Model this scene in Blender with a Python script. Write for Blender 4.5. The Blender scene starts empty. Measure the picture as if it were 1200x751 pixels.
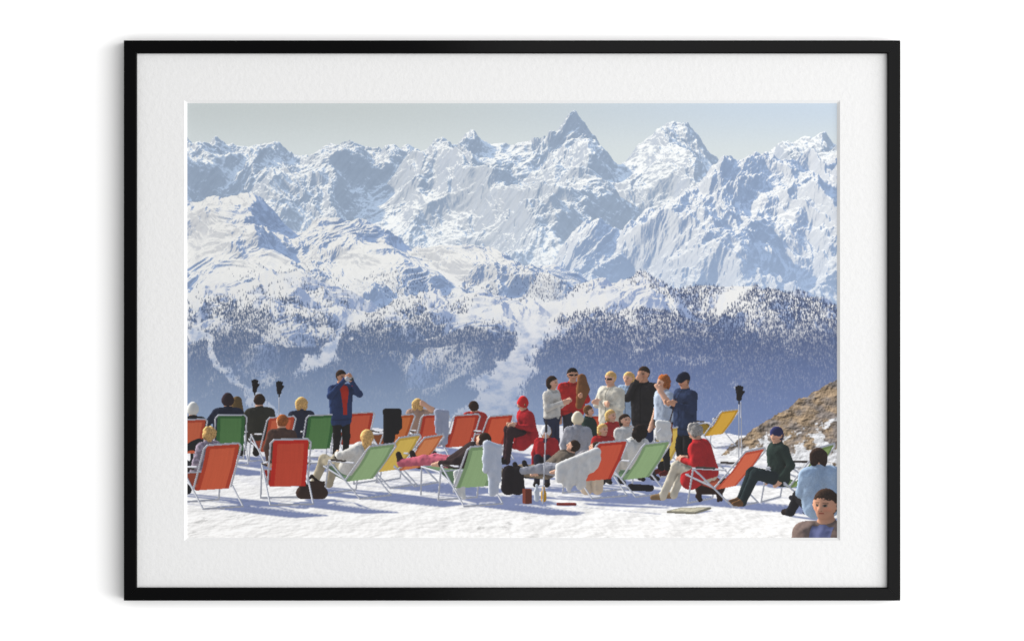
import bpy, math, time
import numpy as np
f32 = np.float32
MM = .001
scene = bpy.context.scene
col = scene.collection
def at(px, py, y=0.):                      # photo pixel (one millimetre each) on a plane in front of the wall
    return ((px-600)*MM, y, (375.5-py)*MM)
# ------------------------------------------------------------------ camera
cam = bpy.data.objects.new('camera', bpy.data.cameras.new('camera')); col.objects.link(cam)
DIST = 5.0
cam.location = (0, -DIST-.028, 0); cam.rotation_euler = (math.radians(90), 0, 0)
cam.data.lens = 36*DIST/1.2; cam.data.sensor_width = 36; cam.data.clip_end = 100
scene.camera = cam
# ------------------------------------------------------------------ light: one tall softbox to the right, a pale room around
world = bpy.data.worlds.new('World'); scene.world = world; world.use_nodes = True
bg = world.node_tree.nodes['Background']; bg.inputs[0].default_value = (1, 1, 1, 1); bg.inputs[1].default_value = .44
def softbox(name, a, b, h, power, z=0.):
    a = np.array(a, float); b = np.array(b, float); c = (a+b)/2; w = np.linalg.norm(b-a)
    L = bpy.data.lights.new(name, 'AREA'); L.shape = 'RECTANGLE'; L.size = w; L.size_y = h; L.energy = power; L.color = (1, .998, .995)
    o = bpy.data.objects.new(name, L); col.objects.link(o)
    o.location = (c[0], c[1], z)
    ang = math.atan2(b[1]-a[1], b[0]-a[0])
    o.rotation_euler = (math.radians(90), 0, ang)   # lamp shines along its -Z: towards the wall once stood up
    return o
softbox('softbox', (-.13, -6.4), (5.7, -1.4), 3.6, 415)
scene.view_settings.view_transform = 'Standard'; scene.view_settings.look = 'None'
scene.view_settings.exposure = 0; scene.view_settings.gamma = 1; scene.view_settings.use_curve_mapping = False
# ------------------------------------------------------------------ materials
def mat(name, color, rough=.6, spec=.3):
    m = bpy.data.materials.new(name); m.use_nodes = True
    b = m.node_tree.nodes['Principled BSDF']; b.inputs['Base Color'].default_value = (*color, 1); b.inputs['Roughness'].default_value = rough; b.inputs['Specular IOR Level'].default_value = spec
    return m, m.node_tree, b
def noise_bump(nt, b, scale, strength, dist, detail=6., tint=None, stretch=(1, 1, 1)):
    tc = nt.nodes.new('ShaderNodeTexCoord'); mp = nt.nodes.new('ShaderNodeMapping'); mp.inputs['Scale'].default_value = stretch
    n = nt.nodes.new('ShaderNodeTexNoise'); n.inputs['Scale'].default_value = scale; n.inputs['Detail'].default_value = detail; n.inputs['Roughness'].default_value = .65
    bu = nt.nodes.new('ShaderNodeBump'); bu.inputs['Strength'].default_value = strength; bu.inputs['Distance'].default_value = dist
    nt.links.new(tc.outputs['Object'], mp.inputs['Vector']); nt.links.new(mp.outputs[0], n.inputs['Vector']); nt.links.new(n.outputs[0], bu.inputs['Height']); nt.links.new(bu.outputs[0], b.inputs['Normal'])
    if tint:
        r = nt.nodes.new('ShaderNodeValToRGB'); r.color_ramp.elements[0].position = .3; r.color_ramp.elements[1].position = .7
        r.color_ramp.elements[0].color = (*tint[0], 1); r.color_ramp.elements[1].color = (*tint[1], 1)
        nt.links.new(n.outputs[0], r.inputs[0]); nt.links.new(r.outputs[0], b.inputs['Base Color'])
m_wall, nt, b = mat('white_wall_paint', (.975, .975, .975), .9, .0); noise_bump(nt, b, 60, .05, .0005)
m_frame, nt, b = mat('black_satin_lacquer', (.0028, .0028, .003), .10, .035); noise_bump(nt, b, 30, .02, .0002)
m_mat, nt, b = mat('textured_mat_board', (.622, .622, .622), .95, .0); noise_bump(nt, b, 150, .6, .0012, 7., ((.612, .612, .612), (.632, .632, .632)))
m_core, nt, b = mat('white_mat_core', (.69, .69, .69), .9, .0); noise_bump(nt, b, 400, .05, .0003)
m_paper, nt, b = mat('photo_paper', (.8, .8, .79), .7, .1); noise_bump(nt, b, 500, .05, .0002)
m_ink, nt, b = mat('print_ink', (.5, .5, .5), .75, .08)
INK = .71
a = nt.nodes.new('ShaderNodeAttribute'); a.attribute_name = 'ink'; nt.links.new(a.outputs['Color'], b.inputs['Base Color'])
# ------------------------------------------------------------------ wall and frame
def mesh_obj(name, verts, faces, m, parent=None, label=None):
    me = bpy.data.meshes.new(name); me.from_pydata([tuple(v) for v in verts], [], faces); me.update(); me.materials.append(m)
    o = bpy.data.objects.new(name, me); col.objects.link(o); o.parent = parent
    if label: o['label'] = label
    return o
wall = mesh_obj('wall', [(-9, .006, -5), (9, .006, -5), (9, .006, 5), (-9, .006, 5), (-9, .1, -5), (9, .1, -5), (9, .1, 5), (-9, .1, 5)],
                [(0, 1, 2, 3), (5, 4, 7, 6), (4, 0, 3, 7), (1, 5, 6, 2), (3, 2, 6, 7), (4, 5, 1, 0)], m_wall)
wall['kind'] = 'structure'
pic = bpy.data.objects.new('framed_picture', None); col.objects.link(pic); pic.empty_display_size = .1
pic.location = at(600, 703.5)              # foot of the frame, on the wall
pic['label'] = 'black framed print of deck chairs and sunbathers below snowy mountains on a white wall'
pic['category'] = 'picture'
OFF = np.array(pic.location)
def child(name, verts, faces, m, parent=pic, label=None):
    return mesh_obj(name, np.asarray(verts, float)-OFF if parent is pic else verts, faces, m, parent, label)
FX0, FX1, FY0, FY1 = 145., 1055.3, 47.6, 703.5
def ring(d, y):                            # the four corners d mm inside the outer edge
    return [at(FX0+d, FY0+d, y), at(FX1-d, FY0+d, y), at(FX1-d, FY1-d, y), at(FX0+d, FY1-d, y)]
PROFILE = [(0, .004), (0, -.0268), (.35, -.0276), (1.2, -.028), (14.2, -.028), (15.0, -.0276), (15.4, -.0268), (15.4, -.012), (6, -.012), (6, .004)]
for i in range(4):
    j = (i+1) % 4; A = []; B = []
    for d, y in PROFILE:
        r = [np.array(p) for p in ring(d, y)]; u = (r[j]-r[i])/np.linalg.norm(r[j]-r[i])*.00008
        A.append(r[i]+u); B.append(r[j]-u)
    n = len(PROFILE); f = [(k, (k+1) % n, n+(k+1) % n, n+k) for k in range(n)]+[tuple(range(n-1, -1, -1)), tuple(range(n, 2*n))]
    child('frame_rail', A+B, f, m_frame)
def window_ring(outer, inner):             # flat or sloped ring between two rectangles
    return outer+inner, [(k, (k+1) % 4, 4+(k+1) % 4, 4+k) for k in range(4)]
def rect(x0, y0, x1, y1, y): return [at(x0, y0, y), at(x1, y0, y), at(x1, y1, y), at(x0, y1, y)]
PX0, PY0, PX1, PY1 = 218.7, 120.8, 981.7, 630.3
YM, YP = -.0205, -.0172                    # face of the mat, face of the print
BV = 3.3
o_, i_ = rect(FX0+8, FY0+8, FX1-8, FY1-8, YM), rect(PX0-BV, PY0-BV, PX1+BV, PY1+BV, YM)
v, f = window_ring(o_, i_)
v2 = [(p[0], YP-.0002, p[2]) for p in v]
mboard = child('mat_board', v+v2, f+[(8+a_, 8+d_, 8+c_, 8+b_) for a_, b_, c_, d_ in f]+[(k, 8+k, 8+(k+1) % 4, (k+1) % 4) for k in range(4)], m_mat)
v, f = window_ring(rect(PX0-BV, PY0-BV, PX1+BV, PY1+BV, YM), rect(PX0, PY0, PX1, PY1, YP-.00005))
child('mat_bevel', np.asarray(v)-OFF, f, m_core, mboard, 'white bevelled edge of the mat window')
sheet = child('print_sheet', rect(PX0-6, PY0-6, PX1+6, PY1+6, YP+.0001)+rect(PX0-6, PY0-6, PX1+6, PY1+6, YP+.0004), [(0, 1, 2, 3), (7, 6, 5, 4), (0, 4, 5, 1), (1, 5, 6, 2), (2, 6, 7, 3), (3, 7, 4, 0)], m_paper)
# ------------------------------------------------------------------ the printed picture: its inks are computed once, as flat colour on the sheet
# ---- picture space: photo pixels, print spans x 218.7..981.7, y 120.8..630.3
S=1.7

PW=int(round((PX1-PX0)*S)); PH=int(round((PY1-PY0)*S))
def srgb2lin(c):
    c=np.asarray(c,f32)/255.; return np.where(c<=.04045,c/12.92,((c+.055)/1.055)**2.4).astype(f32)
def lin2srgb(c):
    c=np.clip(c,0,1); return np.where(c<=.0031308,c*12.92,1.055*c**(1/2.4)-.055)
_rs=np.random.RandomState(11)
_T=_rs.rand(512*512).astype(f32)*2*np.pi
_GX=np.cos(_T).astype(f32); _GY=np.sin(_T).astype(f32)
def perlin(x,y,seed=0):
    x=x+f32(seed*37.17); y=y+f32(seed*71.31)
    xi=np.floor(x); yi=np.floor(y); fx=(x-xi).astype(f32); fy=(y-yi).astype(f32)
    xi=xi.astype(np.int32)&511; yi=yi.astype(np.int32)&511
    x1=(xi+1)&511; y1=(yi+1)&511
    u=fx*fx*fx*(fx*(fx*6-15)+10); v=fy*fy*fy*(fy*(fy*6-15)+10)
    def g(ix,iy,dx,dy):
        k=iy*512+ix; return _GX[k]*dx+_GY[k]*dy
    a=g(xi,yi,fx,fy); b=g(x1,yi,fx-1,fy); c=g(xi,y1,fx,fy-1); d=g(x1,y1,fx-1,fy-1)
    a=a+u*(b-a); c=c+u*(d-c)
    return (a+v*(c-a))*f32(1.5)
def fbm(x,y,o=5,seed=0,g=.5):
    r=0; a=1; t=0
    for i in range(o):
        r=r+a*perlin(x*2**i,y*2**i,seed+i*3); t+=a; a*=g
    return r/t
def ridged(x,y,o=8,seed=0,g=.5,gain=2.):
    r=0; a=1.; w=f32(1); t=0
    c,s=np.cos(.6),np.sin(.6)
    for i in range(o):
        n=1.05-np.sqrt(perlin(x,y,seed+i*5)**2+(.006 if i<3 else .0025)); n=n*n*w; r=r+a*n; t+=a; a*=g
        w=np.clip(n*gain,0,1)
        x,y=(c*x-s*y)*2.03,(s*x+c*y)*2.03
    return r/t
def smooth(e0,e1,x):
    t=np.clip((x-e0)/(e1-e0),0,1); return t*t*(3-2*t)
def blur(a,n):
    for ax in (0,1):
        k=np.ones(n)/n
        c=np.cumsum(np.concatenate([np.repeat(a.take([0],ax),n//2+1,ax),a,np.repeat(a.take([-1],ax),n//2,ax)],ax),ax)
        a=(c.take(range(n,c.shape[ax]),ax)-c.take(range(0,c.shape[ax]-n),ax))/n
    return a.astype(f32)
FM=1427.; YH=400.               # focal length and eye level for the mountains (photo px)
SUN=np.array([-.74,.24,.60]); SUN/=np.linalg.norm(SUN)
cols=(np.arange(PW)+.5)/S+PX0
rows=(np.arange(PH)+.5)/S+PY0
def terrain(z0,z1,nz,ytop,ybot,prof,amp,freq,seed,oct=9,warp=.25,zs=1.,gain=2.,rgh=.5,extra=None,SUN=SUN):
    """a range of hills seen from the terrace; returns per pixel: mask, lit, slope, depth, height, lateral x"""
    z=np.geomspace(z0,z1,nz).astype(f32)[:,None]
    m=60                                         # margin columns, so cast shadows come in from the side
    cu=(np.arange(-m*4,PW+m,1)+.5)/S+PX0
    u=((cu-600)/FM).astype(f32)[None,:]
    x=u*z
    s=(np.log(z/z0)/np.log(z1/z0)).astype(f32)
    yt=ytop(cu)[None,:]; yb=ybot(cu)[None,:]
    Y=yb+(yt-yb)*prof(s)
    wx=fbm(x*freq*1.3,z*freq*zs*1.3,3,seed+50)*warp; wz=fbm(x*freq*1.3,z*freq*zs*1.3,3,seed+80)*warp
    n=ridged(x*freq+wx,z*freq*zs+wz,oct,seed,rgh,gain)
    H=(YH-Y)*z/FM+amp*(n-.55)*(.35+.65*smooth(0,.3,s))
    if extra is not None: H=H+extra(x,z,s,cu)
    # normals
    dz=np.gradient(z[:,0])[:,None]; dHu=np.gradient(H,axis=1); dHs=np.gradient(H,axis=0)
    du=np.gradient(x,axis=1); dxs=np.gradient(x,axis=0)
    Hx=dHu/du; Hz=(dHs-Hx*dxs)/dz
    il=1/np.sqrt(1+Hx*Hx+Hz*Hz)
    ndl=(-Hx*SUN[0]-Hz*SUN[1]+SUN[2])*il
    # cast shadows: march towards the sun in (u,z)
    sh=np.ones_like(H); k=np.arange(1,58)
    t=.003*z1*(1.065**k-1)/.065*.35
    jit=np.random.RandomState(seed).uniform(.9,1.1,H.shape).astype(f32)
    rowf=np.arange(H.shape[0])[:,None]; lz0=np.log(z0); dl=(np.log(z1)-lz0)/(nz-1)
    for t_ in t:
        tt=t_*jit
        zz=z+SUN[1]*tt; xx=x+SUN[0]*tt
        r=((np.log(zz)-lz0)/dl); c=((xx/zz)*FM+600-PX0)*S-.5+m*4
        ri=np.clip(r,0,nz-1).astype(np.int32)+0*c.astype(np.int32); ci=np.clip(c,0,H.shape[1]-1).astype(np.int32)
        hh=H[ri,ci]; ok=(r<nz-1)
        sh=np.minimum(sh,np.where(ok,np.clip(1-(hh-(H+SUN[2]*tt))/(.012*z1*.1+.02*tt),0,1),1))
    H=H[:,m*4:m*4+PW]; ndl=ndl[:,m*4:m*4+PW]; sh=sh[:,m*4:m*4+PW]; il=il[:,m*4:m*4+PW]; x=x[:,m*4:m*4+PW]; n=n[:,m*4:m*4+PW]
    ys=YH-H/z*FM
    run=np.minimum.accumulate(ys,0)              # nearest to farthest
    idx=np.zeros((PH,PW),np.int32); mask=np.zeros((PH,PW),bool)
    for c in range(PW):
        i=np.searchsorted(-run[:,c],-rows,side='left')
        mask[:,c]=i<nz; idx[:,c]=np.minimum(i,nz-1)
    cc=np.arange(PW)[None,:]
    return dict(mask=mask,ndl=ndl[idx,cc],sh=sh[idx,cc],up=il[idx,cc],z=np.broadcast_to(z,H.shape)[idx,cc],H=H[idx,cc],x=x[idx,cc],n=n[idx,cc],idx=idx)
def interp(pts):
    p=np.array(pts,float)
    return lambda c: np.interp(c,p[:,0],p[:,1])
def softinterp(pts,w=14):
    p=np.array(pts,float); g=np.arange(-200,1400.); v=np.interp(g,p[:,0],p[:,1])
    k=np.hanning(2*w+1); k/=k.sum(); v=np.convolve(np.pad(v,w,mode='edge'),k,'valid')
    return lambda c: np.interp(c,g,v)
FS,RS=71,57
def background():
    lin=srgb2lin
    X,Y=np.meshgrid(cols.astype(f32),rows.astype(f32))
    img=np.zeros((PH,PW,3),f32); ids=np.zeros((PH,PW),np.int32)
    # sky
    a=smooth(120,190,Y)[...,None]; b=smooth(400,990,X)[...,None]
    img[:]=lin([198,206,207])*(1-b)+lin([198,212,226])*b
    img=img*(1-a)+lin([214,222,224])*a
    ids[:]=1
    cc=np.broadcast_to(np.arange(PW)[None,:],(PH,PW))
    def shade(T,air,air_k,rockiness,tint_sh,rockcol,lit_gain=1.,rs=3):
        lit=np.clip(T['ndl'],0,1)*T['sh']
        rn=fbm(T['x']*7*rs,T['z']*4*rs,5,rs+5)
        rock=smooth(.78,.52,T['up']+rn*.22)*rockiness
        snow_l=lin([252,250,243]); snow_s=lin(tint_sh)
        l=smooth(0.02,.40,lit)[...,None]
        amb=(.72+.42*T['up'])[...,None]
        fine=fbm(X*.16+Y*.05,Y*.11-X*.03,4,rs+30)
        streak=smooth(.10,.42,fbm(X*.22+Y*.16,Y*.05,4,rs+60)+.5*(.72-T['up']))[...,None]*rockiness
        c=snow_s*amb*(1+.11*fine[...,None])*(1-l)+snow_l*l*lit_gain*(1+.06*fine[...,None])
        c=c*(1-.34*streak)+lin(rockcol)*.34*streak
        r=lin(rockcol)*(.6+.9*lit[...,None]*1.2)
        c=c*(1-rock[...,None])+r*rock[...,None]
        h=air_k[...,None]
        return c*(1-h)+lin(air)*h
    # --- the far high range
    skyl=softinterp([(-200,160),(215,152),(262,170),(318,150),(352,176),(410,166),(452,148),(482,134),(520,150),(556,158),(600,150),(650,138),(688,150),(722,182),(764,162),(806,143),(840,166),(884,176),(930,168),(965,160),(1010,166),(1300,160)],7)
    T=terrain(9.5,16.,1500,lambda c:skyl(c)+16,lambda c:390+0*c,lambda s:smooth(0,1.1,s)*.35+.65*s**.9,.95,.46,FS,9,.34,.8,2.0,.45,lambda x,z,s,cu:.20*(ridged(x*1.05+.2*fbm(x*2,z*2,3,5),z*.85,7,401,.5,2.1)-.55)*smooth(0,.25,s))
    k=np.clip(.33+.20*smooth(240,360,Y),0,1)
    c=shade(T,[188,206,226],k,.55,[170,190,218],[92,110,142],1.22,3)
    img=np.where(T['mask'][...,None],c,img); ids=np.where(T['mask'],2,ids)
    # --- big shoulder to the right
    T=terrain(8.,10.5,520,softinterp([(-200,520),(560,430),(640,318),(700,270),(750,252),(800,222),(850,206),(905,192),(960,182),(1000,190),(1300,200)],10),lambda c:430+0*c,lambda s:s**.85,.50,.85,RS,9,.34,.8,2.0,.455,lambda x,z,s,cu:.13*(ridged(x*1.9+.2*fbm(x*2,z*2,3,5),z*1.4,7,431,.52,2.1)-.55),np.array([-.70,.44,.56]))
    k=np.clip(.28+.30*smooth(250,370,Y),0,1)
    c=shade(T,[168,188,216],k,.34,[150,172,206],[98,116,150],1.2,4)
    img=np.where(T['mask'][...,None],c,img); ids=np.where(T['mask'],2,ids)
    # --- rolling snow fields to the left
    T=terrain(5.6,8.,620,softinterp([(-200,250),(215,246),(255,232),(300,236),(345,262),(400,264),(450,272),(500,288),(560,300),(620,306),(680,326),(740,380),(800,440),(1300,600)],16),lambda c:440+0*c,lambda s:s**.8,.24,1.05,35,9,.35,.9,1.9,.50)
    k=np.clip(.20+.22*smooth(300,400,Y),0,1)
    T['ndl']=T['ndl']+.08
    c=shade(T,[150,170,202],k,.30,[144,166,202],[74,88,118],1.02,2)
    imgL=np.where(T['mask'][...,None],c,img); ids=np.where(T['mask'],2,ids); img=imgL
    midT=T
    # --- nearest wooded hills
    crest=softinterp([(-200,345),(215,350),(255,334),(300,326),(345,326),(385,345),(430,356),(500,352),(560,348),(610,354),(640,362),(668,352),(705,336),(750,331),(800,338),(838,348),(870,346),(905,342),(950,356),(1000,372),(1300,400)],7)
    T=terrain(3.2,5.4,620,crest,lambda c:520+0*c,lambda s:s**.8,.16,1.9,52,8,.35,.9,1.7,.48)
    # gullies of open snow
    def gul(p,w,wn):
        p=softinterp(p,10)
        return lambda Y,X:smooth(1.,.35,np.abs(X+26*fbm(X*.03,Y*.03,4,9)-p(Y))/(w*np.maximum(.25,.8+1.5*fbm(Y*.03+3,X*.012,3,17)+.006*(Y-380))))
    g=gul([(330,640),(380,628),(430,600),(480,578),(520,562)],36,0)(Y,X)
    g=np.maximum(g,gul([(330,225),(390,232),(430,262),(470,305),(520,330)],11,0)(Y,X)*.9)
    g=np.maximum(g,gul([(330,440),(370,414),(400,398),(440,352),(520,340)],15,0)(Y,X)*smooth(452,425,Y))
    k=np.clip(.20+.33*smooth(350,450,Y)+.1*smooth(440,500,Y)-.06*smooth(600,950,X),0,1)
    air=np.where((X>640)[...,None],0,0)+lin([122,143,180])*(1-smooth(450,800,X)[...,None])+lin([108,126,172])*smooth(450,800,X)[...,None]
    lit=smooth(.02,.45,np.clip(T['ndl']+.06,0,1)*T['sh'])[...,None]
    c=lin([150,167,200])*(1-lit)+lin([248,247,242])*lit
    dens=smooth(-.22,.22,fbm(T['x']*2.2,T['z']*2.2,5,63)+.42*smooth(352,405,Y)-.06+.10*smooth(640,760,X)-.02)*(1-g)
    clump=smooth(-.12,.10,fbm(T['x']*4.,T['z']*3.2,4,163)+.26*smooth(375,425,Y)+.22*smooth(640,700,X))
    dens=dens*(.18+.82*clump)
    dens=np.maximum(dens,smooth(440,475,Y)*(1-g))
    dens*=smooth(0,1,(.25+smooth(330,380,Y)+.5*smooth(620,720,X)))
    hz=lambda a,kk:a*(1-kk[...,None])+air*kk[...,None]
    c=c*(1-.80*dens[...,None]*smooth(360,410,Y)[...,None])+lin([62,76,108])*.80*dens[...,None]*smooth(360,410,Y)[...,None]
    gl=smooth(-.32,.34,fbm((X-.5*Y)*.05,(Y+.25*X)*.075,6,141,.6)+.12)[...,None]
    gs=lin([178,192,216])*(1-gl)+lin([252,251,248])*gl
    gm=(smooth(.15,.7,g)*smooth(350,395,Y))[...,None]
    c=c*(1-gm)+gs*gm
    base=hz(c,k)
    img=np.where(T['mask'][...,None],base,img); ids=np.where(T['mask'],3,ids)
    rs=np.random.RandomState(5)
    # trees as small pointed spires, far to near
    def trees(T,dens,n,hmin,hmax,kk,colr):
        ys_=np.nonzero((T['mask']&(rs.rand(PH,PW)<dens*n)))
        o=np.argsort(ys_[0]); py,px=ys_[0][o],ys_[1][o]
        hh=rs.uniform(hmin,hmax,len(py))*(.75+.0016*(py))
        ww=.20+.12*rs.rand(len(py)); tone=rs.uniform(.65,1.35,len(py))[:,None].astype(f32)
        sel=(ids==0)
        for dy in range(0,int(hmax*2)+1):
            for dx in (-2,-1,0,1,2):
                okm=(dy<=hh)&(np.abs(dx)<=np.maximum(.5,(hh-dy)*ww))
                y=py-dy; x=px+dx; okm&=(y>=0)&(x>=0)&(x<PW)
                yy,xx=y[okm],x[okm]
                al=.86*np.clip(1-.25*abs(dx),0,1)
                side=1.35 if dx<0 else .85
                img[yy,xx]=img[yy,xx]*(1-al)+al*((lin(colr)*tone[okm]*side)*(1-kk[yy,xx][:,None])+air[yy,xx]*kk[yy,xx][:,None])
    md=smooth(.0,.3,fbm(midT['x']*2.,midT['z']*2.,4,77)-.10+.35*smooth(300,350,Y))*(ids==2)*midT['mask']*smooth(300,335,Y)
    trees(midT,md,.045,1.5,3.5,np.clip(k*1.3+.1,0,1),[62,72,96])
    # loose snow patches seen between the trees
    sp=smooth(.10,.34,fbm(X*.11,Y*.05,5,91,.6)+.12*smooth(420,340,Y))*(1-dens*.35)*smooth(450,370,Y)*(ids==3)*.62
    img=img*(1-sp[...,None])+hz(lin([240,242,244])*np.ones_like(img),k)*sp[...,None]
    trees(T,dens*(ids==3),.17,2,4.4,np.clip(k+.14,0,1),[50,62,88])
    # valley haze
    hv=smooth(400,505,Y)*.66*(ids==3)*(1-.62*g*smooth(500,440,Y)*0-.45*g)
    hv=hv*(1-.25*smooth(650,900,X))
    img=img*(1-hv[...,None])+(lin([148,166,192])*(1-smooth(560,800,X)[...,None])+lin([122,140,182])*smooth(560,800,X)[...,None])*hv[...,None]
    return img,ids
# ---------------- foreground: figures drawn from solid forms, seen from the terrace
EYE=386.; CAMH=2.4; TILT=.135
SUNF=np.array([-.66,.46,.48],f32); SUNF/=np.linalg.norm(SUNF)
CT,ST=math.cos(TILT),math.sin(TILT)
RD=np.array([0,CT,-ST],f32); EU=np.array([0,ST,CT],f32)
class Canvas: pass
CV=Canvas()
def start(img,ids):
    CV.img=img; CV.ids=ids; CV.zb=np.full((PH,PW),1e9,f32); CV.sh=np.zeros((PH,PW),f32); CV.n=10; CV.info={}
def scale_at(py): return (py-EYE)/CAMH
class Anchor:
    def __init__(s,px,py,face=180.,k=None,lift=0.):
        s.px,s.py=px,py; s.k=k or scale_at(py); s.D=FM/s.k
        a=math.radians(face); s.fw=np.array([math.sin(a),-math.cos(a),0]); s.rt=np.array([math.cos(a),math.sin(a),0]); s.lift=lift
    def w(s,r,f,u): return s.rt*r+s.fw*f+np.array([0,0,u+s.lift])
    def turned(s,d):
        b=Anchor(s.px,s.py,0,s.k,s.lift); c,sn=math.cos(math.radians(d)),math.sin(math.radians(d))
        b.fw=s.fw*c+np.array([-s.fw[1],s.fw[0],0])*sn; b.rt=s.rt*c+np.array([-s.rt[1],s.rt[0],0])*sn; return b
    def scr(s,p): return s.px+s.k*p[0], s.py-s.k*(p[2]*CT+p[1]*ST)
def box_of(an,pts,pad):
    q=[an.scr(p) for p in pts]; xs=[a for a,_ in q]; ys=[b for _,b in q]; e=pad*an.k+1
    i0=int(max(0,(min(xs)-e-PX0)*S)); i1=int(min(PW,(max(xs)+e-PX0)*S+1)); j0=int(max(0,(min(ys)-e-PY0)*S)); j1=int(min(PH,(max(ys)+e-PY0)*S+1))
    if i1<=i0 or j1<=j0: return None
    return i0,i1,j0,j1
def rays(an,b):
    i0,i1,j0,j1=b
    X,Y=np.meshgrid(cols[i0:i1],rows[j0:j1])
    x=((X-an.px)/an.k).astype(f32); v=((an.py-Y)/an.k).astype(f32)
    return np.stack([x,v*ST,v*CT],-1)
SKYC=np.array([.20,.25,.34],f32); BNC=np.array([.52,.51,.52],f32); SUNC=np.array([.98,.93,.84],f32)
def light(alb,n,sh,trans=0.):
    ndl=n@SUNF; up=n[...,2]
    e=SUNC*(np.clip(ndl,0,1)*sh)[...,None]+SKYC*(.5+.5*up)[...,None]+BNC*(.62-.38*up)[...,None]
    e=e+np.array([.20,.20,.20],f32)*np.clip(-.9*n[...,0]+.3*up,0,1)[...,None]
    if trans: e=e+SUNC*(trans*np.clip(-ndl,0,1))[...,None]
    return alb*e
def put(b,hit,depth,col,oid):
    i0,i1,j0,j1=b; z=CV.zb[j0:j1,i0:i1]; m=hit&(depth<z)
    z[m]=depth[m]; CV.img[j0:j1,i0:i1][m]=col[m]; CV.ids[j0:j1,i0:i1][m]=oid
def shadow_caps(an,a,b,ra,rb,soft=.02):
    g=lambda p: p-SUNF*(max(p[2],0.)/SUNF[2])
    A,B=g(np.asarray(a,float)),g(np.asarray(b,float)); A[2]=B[2]=0
    bb=box_of(an,[A,B],max(ra,rb)*1.6+.05)
    if bb is None: return
    i0,i1,j0,j1=bb; X,Y=np.meshgrid(cols[i0:i1],rows[j0:j1])
    x=(X-an.px)/an.k; y=(an.py-Y)/an.k/ST
    d=B[:2]-A[:2]; L=max(d@d,1e-6); h=np.clip(((x-A[0])*d[0]+(y-A[1])*d[1])/L,0,1)
    dist=np.hypot(x-A[0]-h*d[0],(y-A[1]-h*d[1])*.8); r=(ra+(rb-ra)*h)*1.05
    m=smooth(r+soft,r-soft,dist)
    CV.sh[j0:j1,i0:i1]=np.maximum(CV.sh[j0:j1,i0:i1],m)
def shadow_poly(an,pts):
    g=[p-SUNF*(max(p[2],0.)/SUNF[2]) for p in pts]
    for p in g: p[2]=0
    bb=box_of(an,g,.03)
    if bb is None: return
    i0,i1,j0,j1=bb; X,Y=np.meshgrid(cols[i0:i1],rows[j0:j1])
    x=(X-an.px)/an.k; y=(an.py-Y)/an.k/ST; s=0; m=np.ones_like(x,bool); q=np.ones_like(x,bool)
    for i in range(len(g)):
        p0,p1=g[i],g[(i+1)%len(g)]; c=(p1[0]-p0[0])*(y-p0[1])-(p1[1]-p0[1])*(x-p0[0]); m&=c>=0; q&=c<=0
    CV.sh[j0:j1,i0:i1]=np.maximum(CV.sh[j0:j1,i0:i1],(m|q)*1.)
METAL=srgb2lin([205,206,212])
def tube(an,a,b,r,col,oid,shad=True,gloss=0.):
    a=np.asarray(a,f32); b=np.asarray(b,f32)
    bb=box_of(an,[a,b],r)
    if shad: shadow_caps(an,a,b,r*1.3,r*1.3,.012)
    if bb is None: return
    ro=rays(an,bb); ba=b-a; oa=ro-a; baba=ba@ba; bard=ba@RD; baoa=oa@ba; rdoa=oa@RD; oaoa=(oa*oa).sum(-1)
    A=baba-bard*bard; B=baba*rdoa-baoa*bard; C=baba*oaoa-baoa*baoa-r*r*baba; h=B*B-A*C
    t=(-B-np.sqrt(np.maximum(h,0)))/max(A,1e-9); y=baoa+t*bard; hit=(h>=0)&(y>0)&(y<baba)
    for e in (a,b):
        oc=ro-e; bq=oc@RD; hq=bq*bq-((oc*oc).sum(-1)-r*r); tq=-bq-np.sqrt(np.maximum(hq,0)); m=(hq>0)&~hit
        t=np.where(m,tq,t); hit=hit|m
    p=ro+t[...,None]*RD; hh=np.clip(((p-a)@ba)/baba,0,1); n=(p-a-hh[...,None]*ba)/r
    c=light(np.broadcast_to(np.asarray(col,f32),p.shape),n,1.)
    if gloss:
        hv=SUNF-RD; hv=hv/np.linalg.norm(hv); c=c+gloss*np.clip(n@hv,0,1)[...,None]**12
    put(bb,hit,an.D+t,c,oid)
def quad(an,p,colf,oid,trans=.62,shad=True,nrm=0.):
    """flat four-sided cloth p0 p1 p2 p3; colf(s,t) gives its colour, s across and t along"""
    p=[np.asarray(q,f32) for q in p]
    if shad: shadow_poly(an,[q.astype(float) for q in p])
    for tri,uv in (((0,1,2),((0,0),(1,0),(1,1))),((0,2,3),((0,0),(1,1),(0,1)))):
        a,b,c=[p[i] for i in tri]; bb=box_of(an,[a,b,c],0)
        if bb is None: continue
        ro=rays(an,bb); n=np.cross(b-a,c-a); n/=np.linalg.norm(n)+1e-9
        dn=n@RD
        if abs(dn)<1e-4: continue
        t=((a-ro)@n)/dn; q=ro+t[...,None]*RD-a; e0,e1=b-a,c-a; d00,d01,d11=e0@e0,e0@e1,e1@e1; q0,q1=q@e0,q@e1; den=d00*d11-d01*d01
        v=(d11*q0-d01*q1)/den; w=(d00*q1-d01*q0)/den; hit=(v>=-.002)&(w>=-.002)&(v+w<=1.002)
        u_=uv[0][0]+v*(uv[1][0]-uv[0][0])+w*(uv[2][0]-uv[0][0]); t_=uv[0][1]+v*(uv[1][1]-uv[0][1])+w*(uv[2][1]-uv[0][1])
        nn=n if dn<0 else -n
        put(bb,hit,an.D+t,light(colf(u_,t_),np.broadcast_to(nn,q.shape),1.,trans),oid)
def new_id(name,label):
    CV.n+=1; CV.info[CV.n]=(name,label); return CV.n
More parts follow.
